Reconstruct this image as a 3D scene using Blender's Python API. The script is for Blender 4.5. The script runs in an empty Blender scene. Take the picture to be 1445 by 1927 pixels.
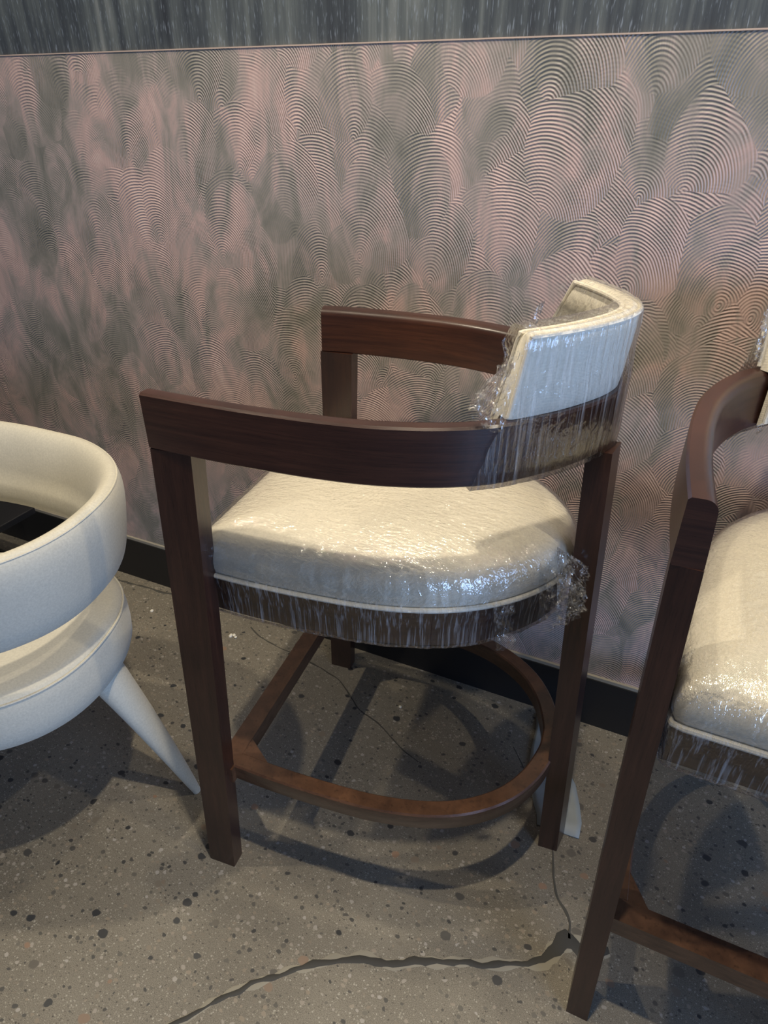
import bpy, bmesh, math, random
from mathutils import Vector, Matrix, noise
random.seed(7)
PI = math.pi
scene = bpy.context.scene
C = scene.collection

# ------------------------------------------------------------------ camera
CAM = (0.0, -1.2514, 1.30); YAW, PITCH, ROLL, FPX = -0.42631, 0.54537, 0.00512, 1245.0
fw = Vector((math.sin(YAW)*math.cos(PITCH), math.cos(YAW)*math.cos(PITCH), -math.sin(PITCH)))
rt = Vector((math.cos(YAW), -math.sin(YAW), 0)); up = rt.cross(fw)
r2 = rt*math.cos(ROLL) + up*math.sin(ROLL); u2 = -rt*math.sin(ROLL) + up*math.cos(ROLL)
cd = bpy.data.cameras.new('camera'); cam = bpy.data.objects.new('camera', cd); C.objects.link(cam)
cam.matrix_world = Matrix(((r2.x, u2.x, -fw.x, CAM[0]), (r2.y, u2.y, -fw.y, CAM[1]), (r2.z, u2.z, -fw.z, CAM[2]), (0, 0, 0, 1)))
cd.sensor_fit = 'VERTICAL'; cd.sensor_height = 36; cd.lens = FPX/1927*36; cd.clip_start = .02
scene.camera = cam

# ------------------------------------------------------------------ light and exposure
scene.view_settings.view_transform = 'Standard'; scene.view_settings.look = 'None'
scene.view_settings.gamma = 1; scene.view_settings.use_curve_mapping = False
scene.view_settings.exposure = 0.0
w = bpy.data.worlds.new('room_air'); scene.world = w; w.use_nodes = True
w.node_tree.nodes['Background'].inputs[0].default_value = (.88, .90, 1, 1)
w.node_tree.nodes['Background'].inputs[1].default_value = .11

def spot(loc, target, power, col, size=70, blend=.6, rad=.03):
    l = bpy.data.lights.new('overhead_spot', 'SPOT'); l.energy = power; l.color = col
    l.spot_size = math.radians(size); l.spot_blend = blend; l.shadow_soft_size = rad
    o = bpy.data.objects.new('overhead_spot', l); C.objects.link(o); o.location = loc
    o.rotation_euler = (Vector(target)-Vector(loc)).to_track_quat('-Z', 'Y').to_euler()
WARM = (1, .87, .66)
spot((-.12, -.80, 2.9), (-.25, -.35, .5), 140, WARM, 95, .8)
spot((-1.55, -1.0, 2.9), (-.9, -.4, .3), 90, WARM, 95, .8)
spot((1.1, -.55, 2.9), (.5, -.3, .5), 60, WARM, 95, .8)
spot((-.45, -.34, 2.9), (-.4, -.30, .5), 46, WARM, 100, .9)  # added spot near the wall for highlights on the seat film, no known lamp
a = bpy.data.lights.new('window_daylight', 'AREA'); a.shape = 'RECTANGLE'; a.size = 2.6; a.size_y = 1.8
a.energy = 190; a.color = (.36, .57, 1)
ao = bpy.data.objects.new('window_daylight', a); C.objects.link(ao); ao.location = (4.0, -2.9, 1.5)
ao.rotation_euler = (Vector((-.5, -.5, .6))-Vector(ao.location)).to_track_quat('-Z', 'Y').to_euler()

# ------------------------------------------------------------------ node helper
class NT:
    def __init__(s, name):
        s.m = bpy.data.materials.new(name); s.m.use_nodes = True; s.t = s.m.node_tree; s.t.nodes.clear()
        s.out = s.t.nodes.new('ShaderNodeOutputMaterial')
    def put(s, sock, v):
        if v is None: return
        if isinstance(v, bpy.types.NodeSocket): s.t.links.new(v, sock)
        else:
            if isinstance(v, (tuple, list)) and len(v) == 3 and sock.type == 'RGBA': v = (*v, 1)
            sock.default_value = v
    def n(s, kind, ins=None, out=0, **kw):
        nd = s.t.nodes.new('ShaderNode'+kind)
        for k, v in kw.items(): setattr(nd, k, v)
        for k, v in (ins or {}).items(): s.put(nd.inputs[k], v)
        return nd.outputs[out] if out is not None else nd
    def math(s, op, a, b=None, c=None, clamp=False):
        nd = s.t.nodes.new('ShaderNodeMath'); nd.operation = op; nd.use_clamp = clamp
        s.put(nd.inputs[0], a); s.put(nd.inputs[1], b); s.put(nd.inputs[2], c); return nd.outputs[0]
    def vm(s, op, a, b=None, out=0):
        nd = s.t.nodes.new('ShaderNodeVectorMath'); nd.operation = op
        s.put(nd.inputs[0], a); s.put(nd.inputs[1], b); return nd.outputs[out]
    def mix(s, f, a, b):
        nd = s.t.nodes.new('ShaderNodeMix'); nd.data_type = 'RGBA'
        s.put(nd.inputs[0], f); s.put(nd.inputs[6], a); s.put(nd.inputs[7], b); return nd.outputs[2]
    def mixf(s, f, a, b):
        nd = s.t.nodes.new('ShaderNodeMix'); nd.data_type = 'FLOAT'
        s.put(nd.inputs[0], f); s.put(nd.inputs[2], a); s.put(nd.inputs[3], b); return nd.outputs[0]
    def rng(s, v, a, b, c=0., d=1., smooth=False):
        nd = s.t.nodes.new('ShaderNodeMapRange'); nd.clamp = True
        if smooth: nd.interpolation_type = 'SMOOTHSTEP'
        for i, x in enumerate((v, a, b, c, d)): s.put(nd.inputs[i], x)
        return nd.outputs[0]
    def ramp(s, f, stops):
        nd = s.t.nodes.new('ShaderNodeValToRGB'); e = nd.color_ramp.elements
        while len(e) < len(stops): e.new(.5)
        for i, (p, c) in enumerate(stops): e[i].position = p; e[i].color = (*c, 1)
        s.put(nd.inputs[0], f); return nd.outputs[0]
    def noise(s, vec, scale, detail=3, rough=.5, dist=0, out=0):
        return s.n('TexNoise', {'Vector': vec, 'Scale': scale, 'Detail': detail, 'Roughness': rough, 'Distortion': dist}, out)
    def obj(s, scale=None, loc=(0, 0, 0)):
        v = s.n('TexCoord', out=3)
        if scale: v = s.n('Mapping', {'Vector': v, 'Scale': scale, 'Location': loc})
        return v
    def bsdf(s, col, rough=.5, bump=None, bstr=.3, bdist=.001, **kw):
        nd = s.t.nodes.new('ShaderNodeBsdfPrincipled')
        s.put(nd.inputs['Base Color'], col); s.put(nd.inputs['Roughness'], rough)
        for k, v in kw.items(): s.put(nd.inputs[k], v)
        if bump is not None:
            s.put(nd.inputs['Normal'], s.n('Bump', {'Height': bump, 'Strength': bstr, 'Distance': bdist}))
        s.t.links.new(nd.outputs[0], s.out.inputs[0]); return s.m

# ------------------------------------------------------------------ materials
def mat_swirl():
    t = NT('combed_plaster'); o = t.obj()
    warp = t.noise(o, 5, 2, .5, out=1)
    o2 = t.vm('ADD', o, t.vm('SCALE', t.vm('SUBTRACT', warp, (.5, .5, .5)), None))
    # set the scale of the warp
    sc = [n for n in t.t.nodes if n.type == 'VECT_MATH' and n.operation == 'SCALE'][0]; sc.inputs[3].default_value = .035
    sep = t.n('SeparateXYZ', {0: o2}, None)
    x, z = sep.outputs[0], sep.outputs[2]
    h = t.math('SINE', t.math('MULTIPLY', x, 900.)); col = t.noise(o, 6, 2)
    h = t.math('MULTIPLY', h, .3)
    cellw = [.19, .17, .21, .16, .15, .18, .14, .17]
    for i, cw in enumerate(cellw):
        sx, sz = 1/cw, 1/(cw*1.35)
        v = t.n('CombineXYZ', {0: t.math('MULTIPLY_ADD', x, sx, i*7.31), 1: t.math('MULTIPLY_ADD', z, sz, i*3.77), 2: 0.})
        vo = t.n('TexVoronoi', {'Vector': v, 'Scale': 1., 'Randomness': .9}, None, voronoi_dimensions='2D')
        pos, rc, dist = vo.outputs[2], vo.outputs[1], vo.outputs[0]
        rs = t.n('SeparateColor', {0: rc}, None)
        d = t.vm('SUBTRACT', v, pos)
        off = t.n('CombineXYZ', {0: t.math('MULTIPLY_ADD', rs.outputs[0], .7, -.35), 1: t.math('MULTIPLY_ADD', rs.outputs[1], .30, .26), 2: 0.})
        d2 = t.vm('ADD', d, off)
        ln = t.vm('LENGTH', d2, out=1)
        pitch = .0041/cw
        hi = t.math('SINE', t.math('MULTIPLY', ln, 2*PI/pitch))
        R = t.math('MULTIPLY_ADD', rs.outputs[2], .18, .32)
        m = t.rng(dist, R, t.math('SUBTRACT', R, .03), 0., 1., True)
        h = t.mixf(t.math('MULTIPLY', m, .86), h, hi); col = t.mixf(t.math('MULTIPLY', m, .75), col, rs.outputs[0])
    # areas where the comb was smeared flat, finer and more of them to the left
    xo = t.n('SeparateXYZ', {0: o}, 0)
    left = t.rng(xo, -1.5, -.2, 1., 0.)
    sm = t.noise(t.obj((1, 1, .7)), 9, 4, .6, .6)
    fl = t.rng(t.math('MULTIPLY_ADD', left, -.13, sm), .24, .44)
    pa = t.rng(t.noise(t.obj((1, 1, .8), (5, 0, 1)), 7, 3, .55, 1.), .38, .58, .25, 1.)
    h = t.math('MULTIPLY', t.math('MULTIPLY', h, fl), pa)
    st = t.noise(t.obj((1, 1, .45), (3, 0, 2)), 11, 6, .62, 1.6)
    big = t.noise(t.obj((1, 1, .7), (1.3, 0, .4)), 3.2, 3, .55, .8)
    tone = t.math('ADD', t.math('MULTIPLY', t.math('SUBTRACT', col, .5), .11), t.math('MULTIPLY', t.math('ADD', st, big), .5))
    tone = t.math('MULTIPLY_ADD', h, .060, tone)
    c = t.ramp(tone, [(.32, (.14, .14, .122)), (.43, (.215, .20, .178)), (.505, (.31, .26, .24)), (.58, (.43, .31, .285)), (.70, (.52, .40, .36))])
    hh = t.math('MULTIPLY_ADD', st, 1.5, h)
    return t.bsdf(c, .5, hh, .6, .0010)
def mat_slate():
    t = NT('streaked_slate_paint'); a = t.noise(t.obj((60, 60, 1.2)), 1, 4, .6); b = t.noise(t.obj((7, 7, 2.2)), 1, 3, .55, .3)
    s = t.noise(t.obj((330, 330, 40)), 1, 2, .6)
    v = t.math('ADD', t.math('MULTIPLY', a, .45), t.math('MULTIPLY', b, .55))
    c = t.ramp(v, [(.36, (.02, .025, .034)), (.47, (.042, .052, .062)), (.56, (.085, .10, .105)), (.68, (.18, .195, .195))])
    c = t.mix(t.math('MULTIPLY', t.rng(s, .58, .72), .45), c, (.30, .36, .44))
    return t.bsdf(c, .5, s, .4, .001)
def mat_floor():
    t = NT('polished_aggregate_concrete'); o = t.obj()
    dn = t.noise(o, 60, 2, .5, out=1)
    od = t.vm('ADD', o, t.vm('MULTIPLY', t.vm('SUBTRACT', dn, (.5, .5, .5)), (.008, .008, 0)))
    c = t.ramp(t.noise(o, 4, 5, .6, .5), [(.3, (.105, .094, .074)), (.5, (.152, .137, .108)), (.7, (.20, .182, .146))])
    fine = t.noise(o, 700, 2, .6)
    c = t.mix(.55, c, t.mix(t.rng(fine, .35, .65), (.06, .052, .042), (.32, .29, .235)))
    area = t.noise(o, 2.2, 2, .5)
    def stones(c, size, thr, spread, lo, ramp_, seed):
        v = t.n('Mapping', {'Vector': od, 'Location': (seed, seed*2, 0), 'Scale': (1/size, 1/size*1.25, 1)})
        vo = t.n('TexVoronoi', {'Vector': v, 'Scale': 1.}, None, voronoi_dimensions='2D')
        rs = t.n('SeparateColor', {0: vo.outputs[1]}, None)
        pres = t.math('GREATER_THAN', t.math('MULTIPLY_ADD', area, .5, rs.outputs[0]), thr)
        r = t.math('MULTIPLY_ADD', rs.outputs[1], spread, lo)
        m = t.math('MULTIPLY', t.rng(vo.outputs[0], r, t.math('SUBTRACT', r, .05)), pres)
        return t.mix(m, c, t.ramp(rs.outputs[2], ramp_))
    c = stones(c, .0045, .80, .3, .12, [(.0, (.05, .045, .04)), (.3, (.16, .14, .11)), (.6, (.28, .26, .21)), (1., (.36, .34, .29))], 1.7)
    c = stones(c, .013, .86, .26, .14, [(.0, (.04, .04, .04)), (.4, (.13, .12, .10)), (.7, (.24, .20, .15)), (1., (.33, .31, .28))], 5.1)
    c = stones(c, .036, 1.10, .2, .12, [(.0, (.018, .02, .024)), (.55, (.035, .037, .04)), (.8, (.16, .14, .11)), (1., (.24, .15, .10))], 9.3)
    c = t.mix(t.math('MULTIPLY', t.rng(t.noise(o, 1.3, 3, .6), .45, .62), .25), c, (.07, .06, .05))
    return t.bsdf(c, t.rng(fine, .3, .7, .34, .5), fine, .12, .0006)
def mat_wood(name, scale, lo, hi, rough=.34):
    t = NT(name); g = t.noise(t.obj(scale), 1, 6, .62, .35); f = t.noise(t.obj(tuple(s*4 for s in scale)), 1, 3, .6)
    blot = t.noise(t.obj(), 7, 2)
    v = t.math('ADD', t.math('MULTIPLY', g, .65), t.math('MULTIPLY', blot, .35))
    c = t.ramp(v, [(.32, lo), (.55, tuple((a+b)/2 for a, b in zip(lo, hi))), (.72, hi)])
    c = t.mix(t.math('MULTIPLY', t.rng(f, .56, .7), .5), c, tuple(x*.4 for x in lo))
    return t.bsdf(c, rough, f, .25, .0005, **{'Coat Weight': .25, 'Coat Roughness': .22})
def mat_fabric(name, col, scale=1400, rough=.95, bs=.35):
    t = NT(name); sp = t.n('SeparateXYZ', {0: t.obj()}, None)
    s1 = t.math('SINE', t.math('MULTIPLY', t.math('ADD', sp.outputs[0], t.math('MULTIPLY', sp.outputs[2], .3)), float(scale*2.2)))
    s2 = t.math('SINE', t.math('MULTIPLY', t.math('ADD', sp.outputs[1], sp.outputs[2]), float(scale*2.2)))
    wv = t.math('MULTIPLY', s1, s2); nz = t.noise(t.obj(), 260, 3, .7); bl = t.noise(t.obj(), 9, 3)
    c = t.mix(t.rng(nz, .3, .7), tuple(x*.86 for x in col), tuple(min(1, x*1.06) for x in col))
    c = t.mix(t.math('MULTIPLY', t.rng(bl, .4, .7), .18), c, tuple(x*.8 for x in col))
    return t.bsdf(c, rough, t.math('MULTIPLY_ADD', nz, 1.5, wv), bs, .0004, **{'Sheen Weight': .15})
def mat_film(name, scale, haze=.16, dist=.0025, sharp=45, base=.03, rough=.09):
    t = NT(name)
    st = t.noise(t.obj(scale), 1, 3, .6, .25); st2 = t.noise(t.obj(tuple(x*2.7 for x in scale)), 1, 2, .6)
    n2 = t.noise(t.obj(), sharp, 2, .6, 1.2)
    hgt = t.math('ADD', t.math('ADD', st, t.math('MULTIPLY', st2, .3)), t.math('MULTIPLY', n2, .5))
    bmp = t.n('Bump', {'Height': hgt, 'Strength': 1., 'Distance': dist})
    fr = t.n('Fresnel', {'IOR': 1.45, 'Normal': bmp})
    tr = t.n('BsdfTransparent', {'Color': (.985, .985, .985)})
    gl = t.n('BsdfGlossy', {'Color': (1, 1, 1), 'Roughness': rough, 'Normal': bmp}, distribution='GGX')
    df = t.n('BsdfDiffuse', {'Color': (.9, .92, .95)})
    tl = t.n('BsdfTranslucent', {'Color': (.9, .92, .95)})
    dd = t.n('MixShader', {0: .35, 1: df, 2: tl})
    fac = t.math('MINIMUM', t.math('ADD', t.math('MULTIPLY', fr, 1.1), base), .7)
    mask = t.rng(t.math('ADD', t.math('MULTIPLY', st, .55), t.math('MULTIPLY', st2, .45)), .50, .66)
    a = t.n('MixShader', {0: t.math('MULTIPLY', mask, haze), 1: tr, 2: dd})
    b = t.n('MixShader', {0: fac, 1: a, 2: gl})
    t.t.links.new(b, t.out.inputs[0]); return t.m
def mat_plain(name, col, rough=.5, n=.06, **kw):
    t = NT(name); z = t.noise(t.obj(), 25, 4, .6)
    c = t.mix(z, tuple(max(0, x*(1-n*2)) for x in col), tuple(x*(1+n*2) for x in col))
    return t.bsdf(c, rough, z, .1, .001, **kw)
M = dict(
    swirl=mat_swirl(), slate=mat_slate(), floor=mat_floor(),
    wood_h=mat_wood('dark_walnut_lengthwise', (5, 5, 130), (.018, .0062, .0055), (.068, .025, .0145)),
    wood_v=mat_wood('dark_walnut_upright', (110, 110, 5), (.016, .006, .005), (.052, .020, .012)),
    wood_f=mat_wood('reddish_walnut_footrest', (30, 30, 130), (.032, .014, .008), (.120, .056, .028)),
    linen=mat_fabric('cream_linen', (.71, .665, .56)), pipe=mat_fabric('cream_piping', (.76, .71, .60)),
    velvet=mat_fabric('cream_velvet', (.55, .52, .43), 2200, .9, .15),
    film_v=mat_film('cling_film_pulled_down', (150, 150, 4), .32, .0024), film_s=mat_film('cling_film_over_seat', (45, 120, 60), .035, .0026, 85, .13, .065),
    film_c=mat_film('cling_film_crumpled', (90, 90, 60), .34, .002),
    black=mat_plain('black_baseboard_paint', (.008, .008, .009), .5), bead=mat_plain('grey_bead', (.26, .24, .20), .6),
    edge=mat_plain('pale_plaster_edge', (.40, .31, .26), .7), crack=mat_plain('crack_filler', (.035, .034, .031), .7),
    crackedge=mat_plain('chipped_crack_edge', (.26, .24, .19), .8), thin=mat_plain('hairline_filler', (.055, .052, .044), .8),
    gloss=mat_plain('black_lacquer', (.012, .013, .016), .25), paper=mat_plain('white_foam_paper', (.25, .27, .265), .6),
    crumb=mat_plain('plaster_crumb', (.72, .68, .58), .8), )

# ------------------------------------------------------------------ object helpers
def tag(o, label=None, cat=None, group=None, kind=None):
    if label: o['label'] = label
    if cat: o['category'] = cat
    if group: o['group'] = group
    if kind: o['kind'] = kind
    return o
def link(name, bm, mat, parent=None, smooth=True, angle=40):
    bmesh.ops.recalc_face_normals(bm, faces=bm.faces)
    me = bpy.data.meshes.new(name); bm.to_mesh(me); bm.free(); me.materials.append(mat)
    o = bpy.data.objects.new(name, me); C.objects.link(o)
    if parent: o.parent = parent
    if smooth:
        for p in me.polygons: p.use_smooth = True
        me.set_sharp_from_angle(angle=math.radians(angle))
    return o
def empty(name, loc, rz, label, cat, group=None):
    o = bpy.data.objects.new(name, None); C.objects.link(o); o.location = loc; o.rotation_euler = (0, 0, rz)
    return tag(o, label, cat, group)
def box(bm, x0, x1, y0, y1, z0, z1):
    v = [bm.verts.new((x, y, z)) for z in (z0, z1) for y in (y0, y1) for x in (x0, x1)]
    for f in ((0, 1, 3, 2), (4, 6, 7, 5), (0, 4, 5, 1), (2, 3, 7, 6), (0, 2, 6, 4), (1, 5, 7, 3)): bm.faces.new([v[i] for i in f])
def bevel(bm, w=.003, seg=2, ang=30):
    es = [e for e in bm.edges if len(e.link_faces) == 2 and e.calc_face_angle(0) > math.radians(ang)]
    bmesh.ops.bevel(bm, geom=es, offset=w, segments=seg, affect='EDGES', profile=.5)
def catmull(P, n):
    P = [Vector(p) for p in P]; Q = [2*P[0]-P[1]] + P + [2*P[-1]-P[-2]]; out = []
    for i in range(1, len(Q)-2):
        for k in range(16):
            t = k/16; a, b, c, d = Q[i-1:i+3]
            out.append(.5*((2*b)+(c-a)*t+(2*a-5*b+4*c-d)*t*t+(3*b-a-3*c+d)*t**3))
    out.append(P[-1])
    L = [0]
    for a, b in zip(out, out[1:]): L.append(L[-1]+(b-a).length)
    res = []; j = 0
    for i in range(n+1):
        s = L[-1]*i/n
        while j < len(L)-2 and L[j+1] < s: j += 1
        f = (s-L[j])/max(1e-9, L[j+1]-L[j]); res.append(out[j].lerp(out[j+1], min(1, f)))
    return res
def dcurve(half, n=96, x_near=None, x_far=None):
    """U-shaped plan curve, near end (-Y) -> apex -> far end (+Y); half = [(X, |Y|) ...] front to apex"""
    near = [(x, -y) for x, y in half]; far = [(x, y) for x, y in half[:-1]][::-1]
    if x_near is not None: near[0] = (x_near, near[0][1])
    if x_far is not None: far[-1] = (x_far, far[-1][1])
    pts = catmull([(x, y, 0) for x, y in near+far], n); nr = []
    for i in range(len(pts)):
        t = pts[min(i+1, len(pts)-1)]-pts[max(i-1, 0)]; nr.append(Vector((t.y, -t.x, 0)).normalized())
    return pts, nr
def sweep(bm, pts, nr, prof, closed=True, cap=True, dz=None):
    """prof: list of (outward offset, z)"""
    rings = []
    for i, (p, n) in enumerate(zip(pts, nr)):
        pr = prof(i/(len(pts)-1)) if callable(prof) else prof
        rings.append([bm.verts.new((p.x+n.x*o, p.y+n.y*o, z+(dz(p) if dz else 0))) for o, z in pr])
    m = len(rings[0])
    for a, b in zip(rings, rings[1:]):
        for k in range(m if closed else m-1):
            bm.faces.new((a[k], a[(k+1) % m], b[(k+1) % m], b[k]))
    if cap and closed:
        bm.faces.new(rings[0][::-1]); bm.faces.new(rings[-1])
    return rings
def tube(bm, path, r, seg=10, closed=False, rad=None):
    path = [Vector(p) for p in path]; rings = []; n = len(path)
    for i, p in enumerate(path):
        a = path[(i-1) % n] if closed else path[max(0, i-1)]; b = path[(i+1) % n] if closed else path[min(n-1, i+1)]
        t = (b-a).normalized(); u = t.orthogonal() if abs(t.z) > .9 else Vector((0, 0, 1)).cross(t).normalized(); u = u.normalized(); v = t.cross(u)
        rr = rad(i/(n-1)) if rad else r
        rings.append([bm.verts.new(p+(u*math.cos(2*PI*k/seg)+v*math.sin(2*PI*k/seg))*rr) for k in range(seg)])
    prs = list(zip(rings, rings[1:])) + ([(rings[-1], rings[0])] if closed else [])
    for a, b in prs:
        for k in range(seg): bm.faces.new((a[k], a[(k+1) % seg], b[(k+1) % seg], b[k]))
    if not closed: bm.faces.new(rings[0][::-1]); bm.faces.new(rings[-1])
def prism(bm, poly, z0, z1):
    a = [bm.verts.new((x, y, z0)) for x, y in poly]; b = [bm.verts.new((x, y, z1)) for x, y in poly]; n = len(poly)
    bm.faces.new(a[::-1]); bm.faces.new(b)
    for k in range(n): bm.faces.new((a[k], a[(k+1) % n], b[(k+1) % n], b[k]))

# ------------------------------------------------------------------ the setting
bm = bmesh.new(); box(bm, -4.5, 3.5, -6, .03, -.05, 0)
floor = tag(link('floor', bm, M['floor'], smooth=False), 'grey polished concrete floor with exposed pebbles and cracks', kind='structure')
ZT = 1.4005
bm = bmesh.new(); box(bm, -4.5, 3.5, .012, .10, 0, 3.0)
tag(link('wall_back', bm, M['slate'], smooth=False), 'dark slate-coloured upper wall with vertical streaks', kind='structure')
bm = bmesh.new(); box(bm, -4.5, 3.5, 0, .0118, .155, ZT-.0023)
tag(link('wall_back_lower', bm, M['swirl'], smooth=False), 'pink and grey combed plaster lower wall', kind='structure')
bm = bmesh.new(); box(bm, -4.5, 3.5, -.0015, .0118, ZT-.0022, ZT); bevel(bm, .001, 1)
tag(link('trim_1', bm, M['edge'], smooth=False), 'thin pale edge between dark and pink wall', kind='structure')
bm = bmesh.new(); box(bm, -4.5, 3.5, -.010, .0115, .0, .146); bevel(bm, .002, 1)
tag(link('baseboard_back', bm, M['black'], smooth=False), 'black baseboard', kind='structure')
bm = bmesh.new(); box(bm, -4.5, 3.5, -.007, .0115, .1462, .1548); bevel(bm, .002, 2)
tag(link('trim_2', bm, M['bead'], smooth=False), 'thin grey bead on top of the baseboard', kind='structure')

def ribbon(name, pts, wid, mat, z, jag=.25, seed=0, n=90):
    P = catmull([(x, y, 0) for x, y in pts], n); bm = bmesh.new(); prev = None
    for i, p in enumerate(P):
        t = (P[min(i+1, n)]-P[max(i-1, 0)]).normalized(); nn = Vector((-t.y, t.x, 0)); f = i/n
        wd = wid(f) if callable(wid) else wid
        q = Vector((p.x*38+seed, p.y*38, seed)); s1 = noise.noise(q)*2*jag*wd; s2 = noise.noise(q+Vector((9, 4, 2)))*2*jag*wd
        sh = noise.noise(q*.6+Vector((3, 3, 3)))*wd*jag*2
        row = [bm.verts.new((p.x+nn.x*k, p.y+nn.y*k, zz)) for k, zz in ((-wd/2+s1+sh, z*.2), (-wd/2*.8+s1+sh, z), (wd/2*.8+s2+sh, z), (wd/2+s2+sh, z*.2))]
        if prev:
            for k in range(3): bm.faces.new((prev[k], prev[k+1], row[k+1], row[k]))
        prev = row
    return link(name, bm, mat, floor)
main_crack = [(-.60, -1.03), (-.518, -.94), (-.47, -.875), (-.432, -.834), (-.385, -.79), (-.339, -.754), (-.29, -.728), (-.242, -.714), (-.19, -.682), (-.131, -.66), (-.06, -.628), (-.002, -.601), (.03, -.57), (.052, -.54), (.085, -.535), (.12, -.52)]
ribbon('crack_edge', main_crack, lambda f: .017*min(1,.45+f) if f < .85 else .026, M['crackedge'], .0003, .28, 3)
ribbon('crack', main_crack, lambda f: .0115*min(1,.5+f) if f < .84 else .0115+.018*min(1, (f-.84)/.08), M['crack'], .0006, .3, 5)
ribbon('crack', [(.050, -.532), (.044, -.50), (.010, -.455), (-.005, -.41), (-.02, -.36), (-.06, -.30), (-.11, -.215), (-.155, -.155)], lambda f: .0055-.0035*f, M['thin'], .0006, .25, 8)
ribbon('crack', [(-.97, -.06), (-.90, -.09), (-.78, -.105), (-.70, -.12), (-.63, -.14), (-.55, -.20), (-.47, -.23), (-.40, -.27), (-.345, -.29)], lambda f: .004-.001*f, M['thin'], .0005, .3, 11)
ribbon('crack', [(-1.56, -.035), (-1.50, -.05), (-1.44, -.045), (-1.36, -.04), (-1.28, -.035)], .006, M['thin'], .0005, .3, 13)

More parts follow.
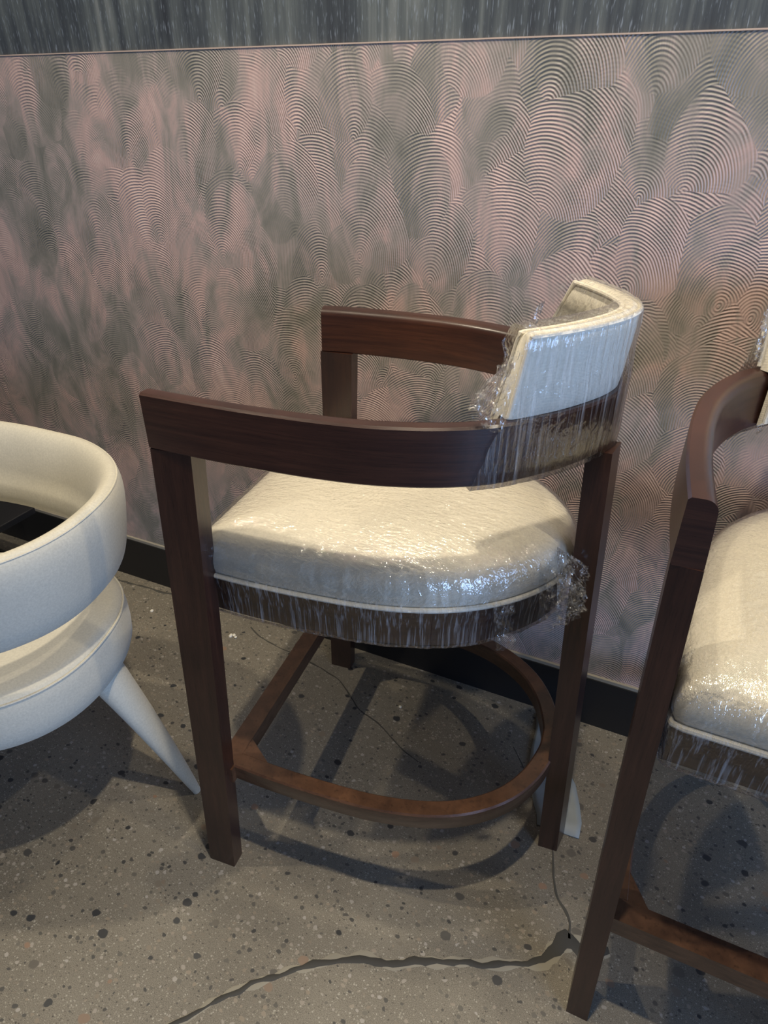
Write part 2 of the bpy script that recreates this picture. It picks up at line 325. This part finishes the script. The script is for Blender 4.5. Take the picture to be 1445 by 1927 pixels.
# ------------------------------------------------------------------ the stools
ARM0 = [(0, .255), (.08, .261), (.16, .263), (.24, .261), (.31, .253), (.38, .234), (.44, .205), (.49, .163), (.535, .112), (.572, .053), (.586, 0)]
SEAT = [(0, .232), (.10, .236), (.20, .234), (.30, .225), (.38, .205), (.44, .176), (.49, .137), (.53, .088), (.552, .04), (.557, 0)]
RAIL0 = [(.035, .262), (.12, .266), (.22, .266), (.31, .261), (.40, .243), (.47, .213), (.53, .165), (.57, .105), (.592, .04), (.596, 0)]
ZA, TA, AH = .98, .030, .081
def make_stool(loc, rot, label, xn=-.02, xf=.026, legs=None, rear_y=-.035, flap=True, yarm=1, yrail=1, px0=.460):
    ARM = [(x, y*yarm) for x, y in ARM0]; RAIL = [(x, y*yrail) for x, y in RAIL0]
    root = empty('bar_stool', loc, rot, label, 'stool', 'wooden stools still wrapped in cling film')
    # curved arm
    pts, nr = dcurve(ARM, 120, xn, xf); bm = bmesh.new(); zb = ZA-AH
    r = .014
    prof = [(-.002, zb), (0, zb+.002), (0, ZA-.003), (-.003, ZA)]
    prof += [(-TA+r-r*math.sin(k*PI/10), ZA-r+r*math.cos(k*PI/10)) for k in range(6)]
    prof += [(-TA-.003, zb+.002), (-TA-.001, zb)]
    sweep(bm, pts, nr, prof)
    link('armrest', bm, M['wood_h'], root, angle=35)
    # legs: bottom rect (x0,x1,y0,y1) and top rect
    def leg(bot, top, ztop, skew=0):
        bm = bmesh.new(); vs = []
        for (x0, x1, y0, y1), z in ((bot, 0), (top, ztop)):
            vs.append([bm.verts.new(c) for c in ((x0, y0, z), (x1, y0, z), (x1+skew, y1, z), (x0+skew, y1, z))])
        a, b = vs; bm.faces.new(a[::-1]); bm.faces.new(b)
        for k in range(4): bm.faces.new((a[k], a[(k+1) % 4], b[(k+1) % 4], b[k]))
        bevel(bm, .0035, 2); link('leg', bm, M['wood_v'], root)
    L = legs or ((-.028, .027, -.304, -.274), (-.012, .043, .286, .318))
    y0 = ARM[0][1]
    leg(L[0], (xn+.001, xn+.066, -y0, -y0+.033), zb)
    leg(L[1], (xf+.001, xf+.066, y0-.033, y0), zb)
    leg((.596, .634, rear_y-.022, rear_y+.022), (.551, .586, rear_y-.022, rear_y+.022), zb, .010)
    # footrest: D-shaped hoop, front bar and corner blocks
    bm = bmesh.new(); pts, nr = dcurve(RAIL, 110)
    z0, z1 = .225, .262
    sweep(bm, pts, nr, [(-.002, z0), (0, z0+.003), (0, z1-.003), (-.003, z1), (-.029, z1), (-.032, z1-.003), (-.032, z0+.002), (-.030, z0)])
    fo = link('footrest', bm, M['wood_f'], root, angle=35)
    bm = bmesh.new(); box(bm, 0, .036, -.272*yrail, .272*yrail, z0, z1-.0005); bevel(bm, .003)
    link('front_bar', bm, M['wood_f'], root)
    for s in (-1, 1):
        bm = bmesh.new(); prism(bm, [(.03, s*.19*yrail), (.03, s*.250*yrail), (.092, s*.250*yrail), (.092, s*.236*yrail)][::s], z0+.002, z1-.0012); bevel(bm, .0015, 1)
        link('corner_block', bm, M['wood_f'], root)
    # seat frame
    zp = .684
    pts, nr = dcurve(SEAT, 100, .008, .008); bm = bmesh.new(); zc = .612
    poly = [(p.x-n.x*.004, p.y-n.y*.004) for p, n in zip(pts, nr)]
    prism(bm, poly, zc, zp-.004); bevel(bm, .0025, 2, 50); link('seat_frame', bm, M['wood_h'], root, angle=35)
    # cushion
    base, nb = dcurve(SEAT, 96, 0, 0)
    fr = [Vector((0, base[-1].y + (base[0].y-base[-1].y)*k/28, 0)) for k in range(1, 28)]
    loop = base+fr; n = len(loop)
    # round the two front corners a little
    for _ in range(1):
        q = loop[:]
        for i in list(range(94, 100))+list(range(n-3, n))+[0, 1, 2]:
            q[i % n] = (loop[(i-1) % n]+loop[i % n]*2+loop[(i+1) % n])/4
        loop = q
    cen = Vector((.27, 0, 0)); bm = bmesh.new(); rings = []
    for s, z in [(.985, zp-.002), (1.0, zp+.004), (1.012, zp+.014), (1.014, zp+.024), (1.006, zp+.034), (.985, zp+.045), (.95, zp+.0545), (.89, zp+.063), (.8, zp+.071), (.68, zp+.078), (.52, zp+.083), (.34, zp+.086), (.16, zp+.0875)]:
        ring = []
        for p in loop:
            q = cen+(p-cen)*s
            nz = noise.noise(Vector((q.x*9, q.y*9, 1)))*.004*(1-s*.6) if s < .99 else 0
            ring.append(bm.verts.new((q.x, q.y, z+nz)))
        rings.append(ring)
    top = bm.verts.new((cen.x, cen.y, zp+.088))
    for a, b in zip(rings, rings[1:]):
        for k in range(n): bm.faces.new((a[k], a[(k+1) % n], b[(k+1) % n], b[k]))
    for k in range(n): bm.faces.new((rings[-1][k], rings[-1][(k+1) % n], top))
    bm.faces.new(rings[0][::-1])
    cu = link('seat_cushion', bm, M['linen'], root, angle=60)
    bm = bmesh.new(); tube(bm, [(cen.x+(p.x-cen.x)*1.012, cen.y+(p.y-cen.y)*1.012, zp) for p in loop], .0042, 8, True)
    link('piping', bm, M['pipe'], cu)
    # back pad, standing on the rear of the arm
    dense, dn = dcurve(ARM, 240)
    i0 = min(i for i, p in enumerate(dense) if p.x > .452); i1 = 240-i0
    bp, bn = dense[i0:i1+1], dn[i0:i1+1]; zt = 1.087
    def pprof(f):
        return [(-.009, ZA+.0005), (-.008, ZA+.02), (-.0075, zt-.03), (-.009, zt-.010), (-.013, zt-.003), (-.020, zt), (-.032, zt), (-.040, zt-.003), (-.0445, zt-.010),
                (-.047, zt-.03), (-.048, ZA-.01), (-.046, zb+.012), (-.040, zb+.004), (-.0345, zb+.004), (-.0345, ZA-.016), (-.030, ZA+.0005)]
    dd, dnn = dcurve(ARM, 1200)
    def at(x, far):
        k = min(i for i, p in enumerate(dd) if p.x > x); return 1200-k if far else k
    sn0, sn1, sf0, sf1 = at(px0, 0), at(px0+.011, 0), at(.476 if flap else px0, 1), at(.507 if flap else px0+.011, 1)
    def sta(f, z, o):
        g = max(-.3, min(1, (z-ZA)/(zt-ZA))); sa = sn0+(sn1-sn0)*g; sb = sf0+(sf1-sf0)*g
        q = sa+(sb-sa)*f; k0 = int(q); p = dd[k0].lerp(dd[k0+1], q-k0); m_ = dnn[k0]; o = o+.010*max(0, g)
        return Vector((p.x+m_.x*o, p.y+m_.y*o, z))
    bm = bmesh.new(); rings = []
    for i in range(141):
        f = i/140; e = min(1, min(f, 1-f)*140/4); e = math.sqrt(1-(1-e)**2)
        row = []
        for o, z in pprof(0):
            c_ = -.0275 if z > ZA else -.041
            g_ = max(0, min(1, (z-ZA+.02)/(zt-ZA)))
            if o < -.02: o += .013*g_
            if o < -.02 and z > zt-.012: c_ = -.022
            o2 = c_+(o-c_)*(.72+.28*e); z2 = z-(zt-z < .02)*.005*(1-e)
            row.append(bm.verts.new(sta(f, z2, o2)))
        rings.append(row)
    m_ = len(rings[0])
    for a_, b_ in zip(rings, rings[1:]):
        for k in range(m_): bm.faces.new((a_[k], a_[(k+1) % m_], b_[(k+1) % m_], b_[k]))
    bm.faces.new(rings[0][::-1]); bm.faces.new(rings[-1])
    pad = link('backrest', bm, M['linen'], root, angle=50)
    bm = bmesh.new()
    for o, zl in ((-.0095, ZA+.004), (-.0455, zb+.01)):
        O = lambda z: o+(.013*max(0, min(1, (z-ZA+.02)/(zt-ZA))) if o < -.02 else 0)
        path = [sta(.004, zl+(zt-.012-zl)*k/8, O(zl+(zt-.012-zl)*k/8)) for k in range(9)]+[sta(.006+.988*k/120, zt-.005, O(zt)) for k in range(121)]+[sta(.996, zt-.012+(zl-zt+.012)*k/8, O(zt-.012+(zl-zt+.012)*k/8)) for k in range(9)]
        tube(bm, path, .0034, 8)
    link('piping', bm, M['pipe'], pad)
    # cling film pulled over pad and arm
    bm = bmesh.new(); rows = [(-.052, zb+.02), (-.0525, ZA), (-.051, zt-.02), (-.047, zt+.001), (-.040, zt+.0055), (-.026, zt+.006), (-.015, zt+.004), (-.0075, zt-.002), (-.005, zt-.02), (-.003, zt-.05), (.0035, ZA+.02), (.0045, ZA-.005), (.0045, ZA-.03), (.0045, ZA-.06), (.003, zb-.003), (-.012, zb-.0055), (-.030, zb-.006)]
    fine = []
    for (o1, q1), (o2, q2) in zip(rows, rows[1:]):
        k = max(1, int(abs(q2-q1)/.012))
        fine += [(o1+(o2-o1)*j/k, q1+(q2-q1)*j/k) for j in range(k)]
    fine.append(rows[-1]); N = 420; prev = None
    for i in range(N+1):
        col = []
        for j, (o, z) in enumerate(fine):
            g = j/(len(fine)-1); dn_ = max(0, (ZA+.02-z)/.1) if g > .5 else 0
            gz = max(-.3, min(1, (z-ZA)/(zt-ZA))); o += .010*max(0, gz)+(.013*max(0, min(1, (z-ZA+.02)/(zt-ZA))) if j < len(fine)*.36 and o < -.03 else 0); sa = sn0+(sn1-sn0)*gz-7-28*dn_+6*noise.noise(Vector((z*40, 1, 2))); sb = sf0+(sf1-sf0)*gz+6+50*dn_
            s = sa+(sb-sa)*i/N; k0 = int(max(0, min(1199, s))); p = dd[k0].lerp(dd[k0+1], s-k0); nn = dnn[k0]
            wr = noise.noise(Vector((s*.11, z*6, 0)))*.0018+noise.noise(Vector((s*.33, z*9, 5)))*.0010
            col.append(bm.verts.new((p.x+nn.x*(o+wr+.0006), p.y+nn.y*(o+wr+.0006), z+(wr if 4 < j < len(fine)-4 else 0)*.3)))
        if prev:
            for a_ in range(len(col)-1): bm.faces.new((prev[a_], prev[a_+1], col[a_+1], col[a_]))
        prev = col
    tag(link('plastic_wrap', bm, M['film_v'], root, angle=80), 'clear cling film pulled over the backrest')
    # cling film over the cushion and frame
    bm = bmesh.new(); rings = []; K = 3
    lp = catmull([*loop, loop[0]], n*K)[:-1]; m = len(lp)
    prof = [(.2, zp+.0895), (.36, zp+.089), (.52, zp+.0865), (.68, zp+.082), (.8, zp+.0755), (.89, zp+.068), (.95, zp+.0595), (.99, zp+.049), (1.012, zp+.036), (1.022, zp+.024), (1.026, zp+.010), (1.030, zp-.002), (1.022, zp-.016), (1.012, zp-.035), (1.008, zp-.055), (1.006, zc+.004), (.998, zc-.003), (.97, zc-.004)]
    pf = []
    for (a1, b1), (a2, b2) in zip(prof, prof[1:]): pf += [(a1+(a2-a1)*k/3, b1+(b2-b1)*k/3) for k in range(3)]
    pf.append(prof[-1])
    for s, z in pf:
        ring = []
        for i, p in enumerate(lp):
            q = cen+(p-cen)*s; ang = math.atan2(p.y, p.x-.27)
            a1 = .0022 if s > .9 else .0012
            wr = noise.noise(Vector((ang*26, z*10+s*2, 3)))*a1 + noise.noise(Vector((q.x*34+q.y*20, q.y*14, s)))*.0012
            d = (p-cen).normalized()
            ring.append(bm.verts.new((q.x+d.x*(wr+.001 if s > .9 else 0), q.y+d.y*(wr+.001 if s > .9 else 0), z+abs(wr)*(1. if s < .97 else .3)+noise.noise(Vector((q.x*9, q.y*9, 1)))*.004*max(0, 1-s*.6)*(1 if s < .99 else 0))))
        rings.append(ring)
    tv = bm.verts.new((cen.x, cen.y, zp+.0905))
    for a_, b_ in zip(rings, rings[1:]):
        for k in range(m): bm.faces.new((a_[k], a_[(k+1) % m], b_[(k+1) % m], b_[k]))
    for k in range(m): bm.faces.new((rings[0][k], rings[0][(k+1) % m], tv))
    fw_ = tag(link('plastic_wrap', bm, M['film_s'], root, angle=80), 'clear cling film stretched over the seat cushion')
    fw_.data.materials.append(M['film_v'])
    for p_ in fw_.data.polygons:
        if p_.center.z < zp+.012: p_.material_index = 1
    # loose crumpled flaps
    def flap_(c4, nu, nv, amp, seed, taper=0):
        bm = bmesh.new(); c4 = [Vector(c) for c in c4]; g = []
        nrm = (c4[1]-c4[0]).cross(c4[3]-c4[0]).normalized()
        for i in range(nu+1):
            row = []
            for j in range(nv+1):
                u, v = i/nu, j/nv; p = c4[0].lerp(c4[1], u).lerp(c4[3].lerp(c4[2], u), v)
                e = noise.noise(Vector((u*5+seed, v*5, seed)))+.6*noise.noise(Vector((u*13, v*11+seed, seed)))
                tri = abs(((v*6+noise.noise(Vector((u*3, v*2, seed+4)))*1.5) % 1)-.5)*2-.5
                edge = noise.noise(Vector((v*7, seed, u*2)))*.012*u
                row.append(bm.verts.new(p+nrm*(amp*(e+tri*.7)*min(1, u*3+.15))+(c4[1]-c4[0]).normalized()*edge))
            g.append(row)
        for i in range(nu):
            for j in range(nv): bm.faces.new((g[i][j], g[i+1][j], g[i+1][j+1], g[i][j+1]))
        tag(link('loose_wrap', bm, M['film_c'], root, angle=25), 'crumpled loose end of cling film')
    p0 = bp[0]; n0 = bn[0]
    if flap:
        flap_([(.468, -.222, zt-.004), (.45, -.232, zt-.03), (.408, -.232, ZA+.012), (.458, -.222, ZA+.002)], 22, 26, .009, 2.3)
        flap_([(.462, -.20, zt-.01), (.435, -.22, 1.045), (.412, -.215, ZA+.022), (.455, -.21, ZA+.002)], 20, 22, .011, 6.1)
        flap_([(.475, -.19, zt+.004), (.482, -.185, zt+.036), (.478, -.182, zt+.036), (.463, -.19, zt+.003)], 10, 4, .003, 9.9)
        flap_([(.515, -.112, .735), (.578, -.088, .70), (.592, -.073, .622), (.530, -.112, .604)], 26, 28, .012, 4.4)
        flap_([(.535, -.080, .748), (.584, -.064, .715), (.594, -.070, .64), (.555, -.090, .606)], 24, 26, .010, 14.2)
        flap_([(.462, -.176, .70), (.490, -.162, .692), (.496, -.156, .602), (.474, -.166, .598)], 10, 22, .005, 7.7)
    else:
        flap_([(.460, .214, zt), (.440, .220, zt-.02), (.436, .218, ZA+.02), (.450, .210, ZA+.004)], 14, 16, .007, 2.9)
        flap_([(.450, .183, ZA-.03), (.425, .19, zb+.02), (.425, .185, zb-.012), (.450, .178, zb-.01)], 14, 16, .006, 5.9)
    return root
make_stool((-.642, -.377, 0), .095, 'dark wooden bar stool standing complete in the middle, side-on, with film-wrapped cream seat')
make_stool((.318, -.620, 0), PI/2, 'dark wooden bar stool cut off by the right edge, facing the viewer, wrapped cream seat', 0, 0,
           ((-.03, .025, -.25, -.22), (-.03, .025, .214, .249)), -.02, False, 1.095, .90, .450)

# ------------------------------------------------------------------ cream tub chair at the left
def tub_chair():
    root = empty('tub_chair', (-.89, -.60, 0), .26, 'cream velvet tub chair with floating ring back at the left edge', 'chair')
    RING = [(-.56, .285), (-.46, .296), (-.36, .296), (-.27, .286), (-.19, .268), (-.10, .242), (-.025, .196), (.028, .138), (.056, .073), (.064, .0)]
    pts, nr = dcurve(RING, 120); pts = [Vector((p.x, p.y-.018, 0)) for p in pts]
    zb_, zt_ = .548, .742; lean = .030; th = .058; pr = []
    K = 36
    for k in range(K):
        a = 2*PI*k/K; ca, sa = math.cos(a), math.sin(a); e = .72
        u = (abs(ca)**e)*math.copysign(1, ca)*th/2; v = (abs(sa)**e)*math.copysign(1, sa)*(zt_-zb_)/2
        pr.append((u-th/2+.003+v/(zt_-zb_)*lean, (zb_+zt_)/2+v-(.012 if u < 0 else 0)*(v > 0)*(abs(u)/(th/2))+(.034*(th/2-u)/th if v < 0 else 0)*(-v/(zt_-zb_)*2)))
    bm = bmesh.new(); sweep(bm, pts, nr, pr)
    rg = link('backrest', bm, M['velvet'], root, angle=60)
    a = math.radians(66); us = math.cos(a)**e*th/2; vs_ = math.sin(a)**e*(zt_-zb_)/2; so = us-th/2+.003+vs_/(zt_-zb_)*lean; sz = (zb_+zt_)/2+vs_
    bm = bmesh.new(); tube(bm, [(p.x+n_.x*so, p.y+n_.y*so, sz) for p, n_ in zip(pts, nr)], .0018, 6)
    link('seam', bm, M['velvet'], rg)
    # seat
    cx, cy = -.235, -.022; N = 110; bm = bmesh.new(); rings = []
    def se(ang, a, b):
        c_, s_ = math.cos(ang), math.sin(ang); e = .86
        ax = a if c_ > 0 else a*1.15
        return cx+math.copysign(abs(c_)**e, c_)*ax, cy+math.copysign(abs(s_)**e, s_)*b
    for s, z in [(.80, .335), (.9, .338), (.965, .350), (.992, .37), (1.0, .395), (.998, .425), (.988, .443), (.975, .452), (.955, .459), (.90, .464), (.75, .468), (.5, .472), (.25, .474)]:
        rings.append([bm.verts.new((*se(2*PI*k/N, .262*s, .232*s), z)) for k in range(N)])
    for a_, b_ in zip(rings, rings[1:]):
        for k in range(N): bm.faces.new((a_[k], a_[(k+1) % N], b_[(k+1) % N], b_[k]))
    bm.faces.new(rings[0][::-1]); bm.faces.new(rings[-1])
    st = link('seat', bm, M['velvet'], root, angle=50)
    bm = bmesh.new(); tube(bm, [(*se(2*PI*k/N, .262*.982, .232*.982), .451) for k in range(N)], .0022, 6, True); link('seam', bm, M['velvet'], st)
    def leg(a, b, r0, r1):
        a, b = Vector(a), Vector(b); bm = bmesh.new(); rings = []
        for i in range(15):
            f = i/14; p = a.lerp(b, f); r = r0*(1-f)**.9+r1*f; d = (b-a); t = Vector((-d.y, d.x, 0)).normalized(); q = Vector((d.x, d.y, 0)).normalized()
            p = p+Vector((0, 0, math.sin(f*PI)*.012))
            rings.append([bm.verts.new((p.x+(t.x*math.cos(g)*r+q.x*math.sin(g)*r*.8), p.y+(t.y*math.cos(g)*r+q.y*math.sin(g)*r*.8), p.z)) for g in [2*PI*k/16+.4*f for k in range(16)]])
        for x_, y_ in zip(rings, rings[1:]):
            for k in range(16): bm.faces.new((x_[k], x_[(k+1) % 16], y_[(k+1) % 16], y_[k]))
        bm.faces.new(rings[0][::-1]); bm.faces.new(rings[-1]); link('leg', bm, M['velvet'], root, angle=50)
    leg((-.022, -.003, .36), (.128, .0, 0), .044, .010)
    leg((-.47, .262, .60), (-.52, .25, 0), .034, .012); leg((-.47, -.298, .60), (-.52, -.29, 0), .034, .012)
tub_chair()

# ------------------------------------------------------------------ black table base by the wall
root = empty('pedestal_table', (-1.92, -.30, 0), 0, 'black table with square plate, low beside the wall behind the cream tub chair', 'table')
bm = bmesh.new(); zq = .25; a_ = [(-.215, -.195), (.215, -.195), (.215, .195), (-.215, .195)]
lv = []
for s, z in ((.30, .15), (.985, zq-.022), (1.0, zq-.020), (1.0, zq-.002), (.99, zq)): lv.append([bm.verts.new((x*s, y*s, z)) for x, y in a_])
bm.faces.new(lv[0][::-1]); bm.faces.new(lv[-1])
for p, q in zip(lv, lv[1:]):
    for k in range(4): bm.faces.new((p[k], p[(k+1) % 4], q[(k+1) % 4], q[k]))
link('plate', bm, M['gloss'], root, smooth=False)
bm = bmesh.new(); box(bm, -.045, .045, -.045, .045, .02, .15); box(bm, -.19, .19, -.19, .19, 0, .02); bevel(bm, .003, 2)
link('base', bm, M['gloss'], root)
bm = bmesh.new(); box(bm, -.045, .032, .10, .175, zq, .70); bevel(bm, .004, 2); link('column', bm, M['gloss'], root)

# ------------------------------------------------------------------ small things on the floor
bm = bmesh.new(); rows = []
strip = [(-.127, -.036, -.088, -.020), (-.118, -.085, -.075, -.065), (-.115, -.14, -.060, -.11), (-.108, -.20, -.03, -.16), (-.095, -.24, .0, -.20), (-.075, -.285, .018, -.25), (-.062, -.31, .030, -.29), (-.056, -.332, .031, -.328)]
for i, (x0, y0_, x1, y1_) in enumerate(strip):
    row = []
    for k in range(9):
        f = k/8; x = x0+(x1-x0)*f; y = y0_+(y1_-y0_)*f
        row.append(bm.verts.new((x, y, .003+.004*abs(noise.noise(Vector((x*30, y*25, 1)))))))
    rows.append(row)
for a_, b_ in zip(rows, rows[1:]):
    for k in range(8): bm.faces.new((a_[k], a_[k+1], b_[k+1], b_[k]))
o = link('paper_strip', bm, M['paper'])
md = o.modifiers.new('thickness', 'SOLIDIFY'); md.thickness = .002; md.offset = -1
tag(o, 'whitish strip of packing foam lying on the floor behind the middle stool rear leg', 'packing strip')
def crumb(name, loc, r, lab, n=1, seed=0):
    bm = bmesh.new()
    for k in range(n):
        t = bmesh.new(); bmesh.ops.create_icosphere(t, subdivisions=2, radius=r*(1-.15*k))
        dx, dy = (k*r*1.5, (k % 2)*r*.9)
        for v in t.verts:
            v.co *= 1+.5*noise.noise(v.co*160+Vector((seed, k, 0))); v.co.z = max(v.co.z*.7, -r*.45); v.co += Vector((dx, dy, r*.45))
        me = bpy.data.meshes.new('tmp'); t.to_mesh(me); t.free(); bm.from_mesh(me); bpy.data.meshes.remove(me)
    o = link(name, bm, M['crumb']); o.location = loc; tag(o, lab, 'debris', 'pale crumbs on the floor')
crumb('plaster_crumb', (-1.0, -.117, 0), .006, 'pale crumb cluster on the floor just behind the middle stool front leg', 3, 2)
crumb('plaster_crumb', (-1.283, -.125, 0), .005, 'single pale crumb on the floor left of the middle stool front leg', 1, 5)
crumb('plaster_crumb', (-.45, -.155, 0), .004, 'small pale crumb on the floor under the middle stool', 1, 8)
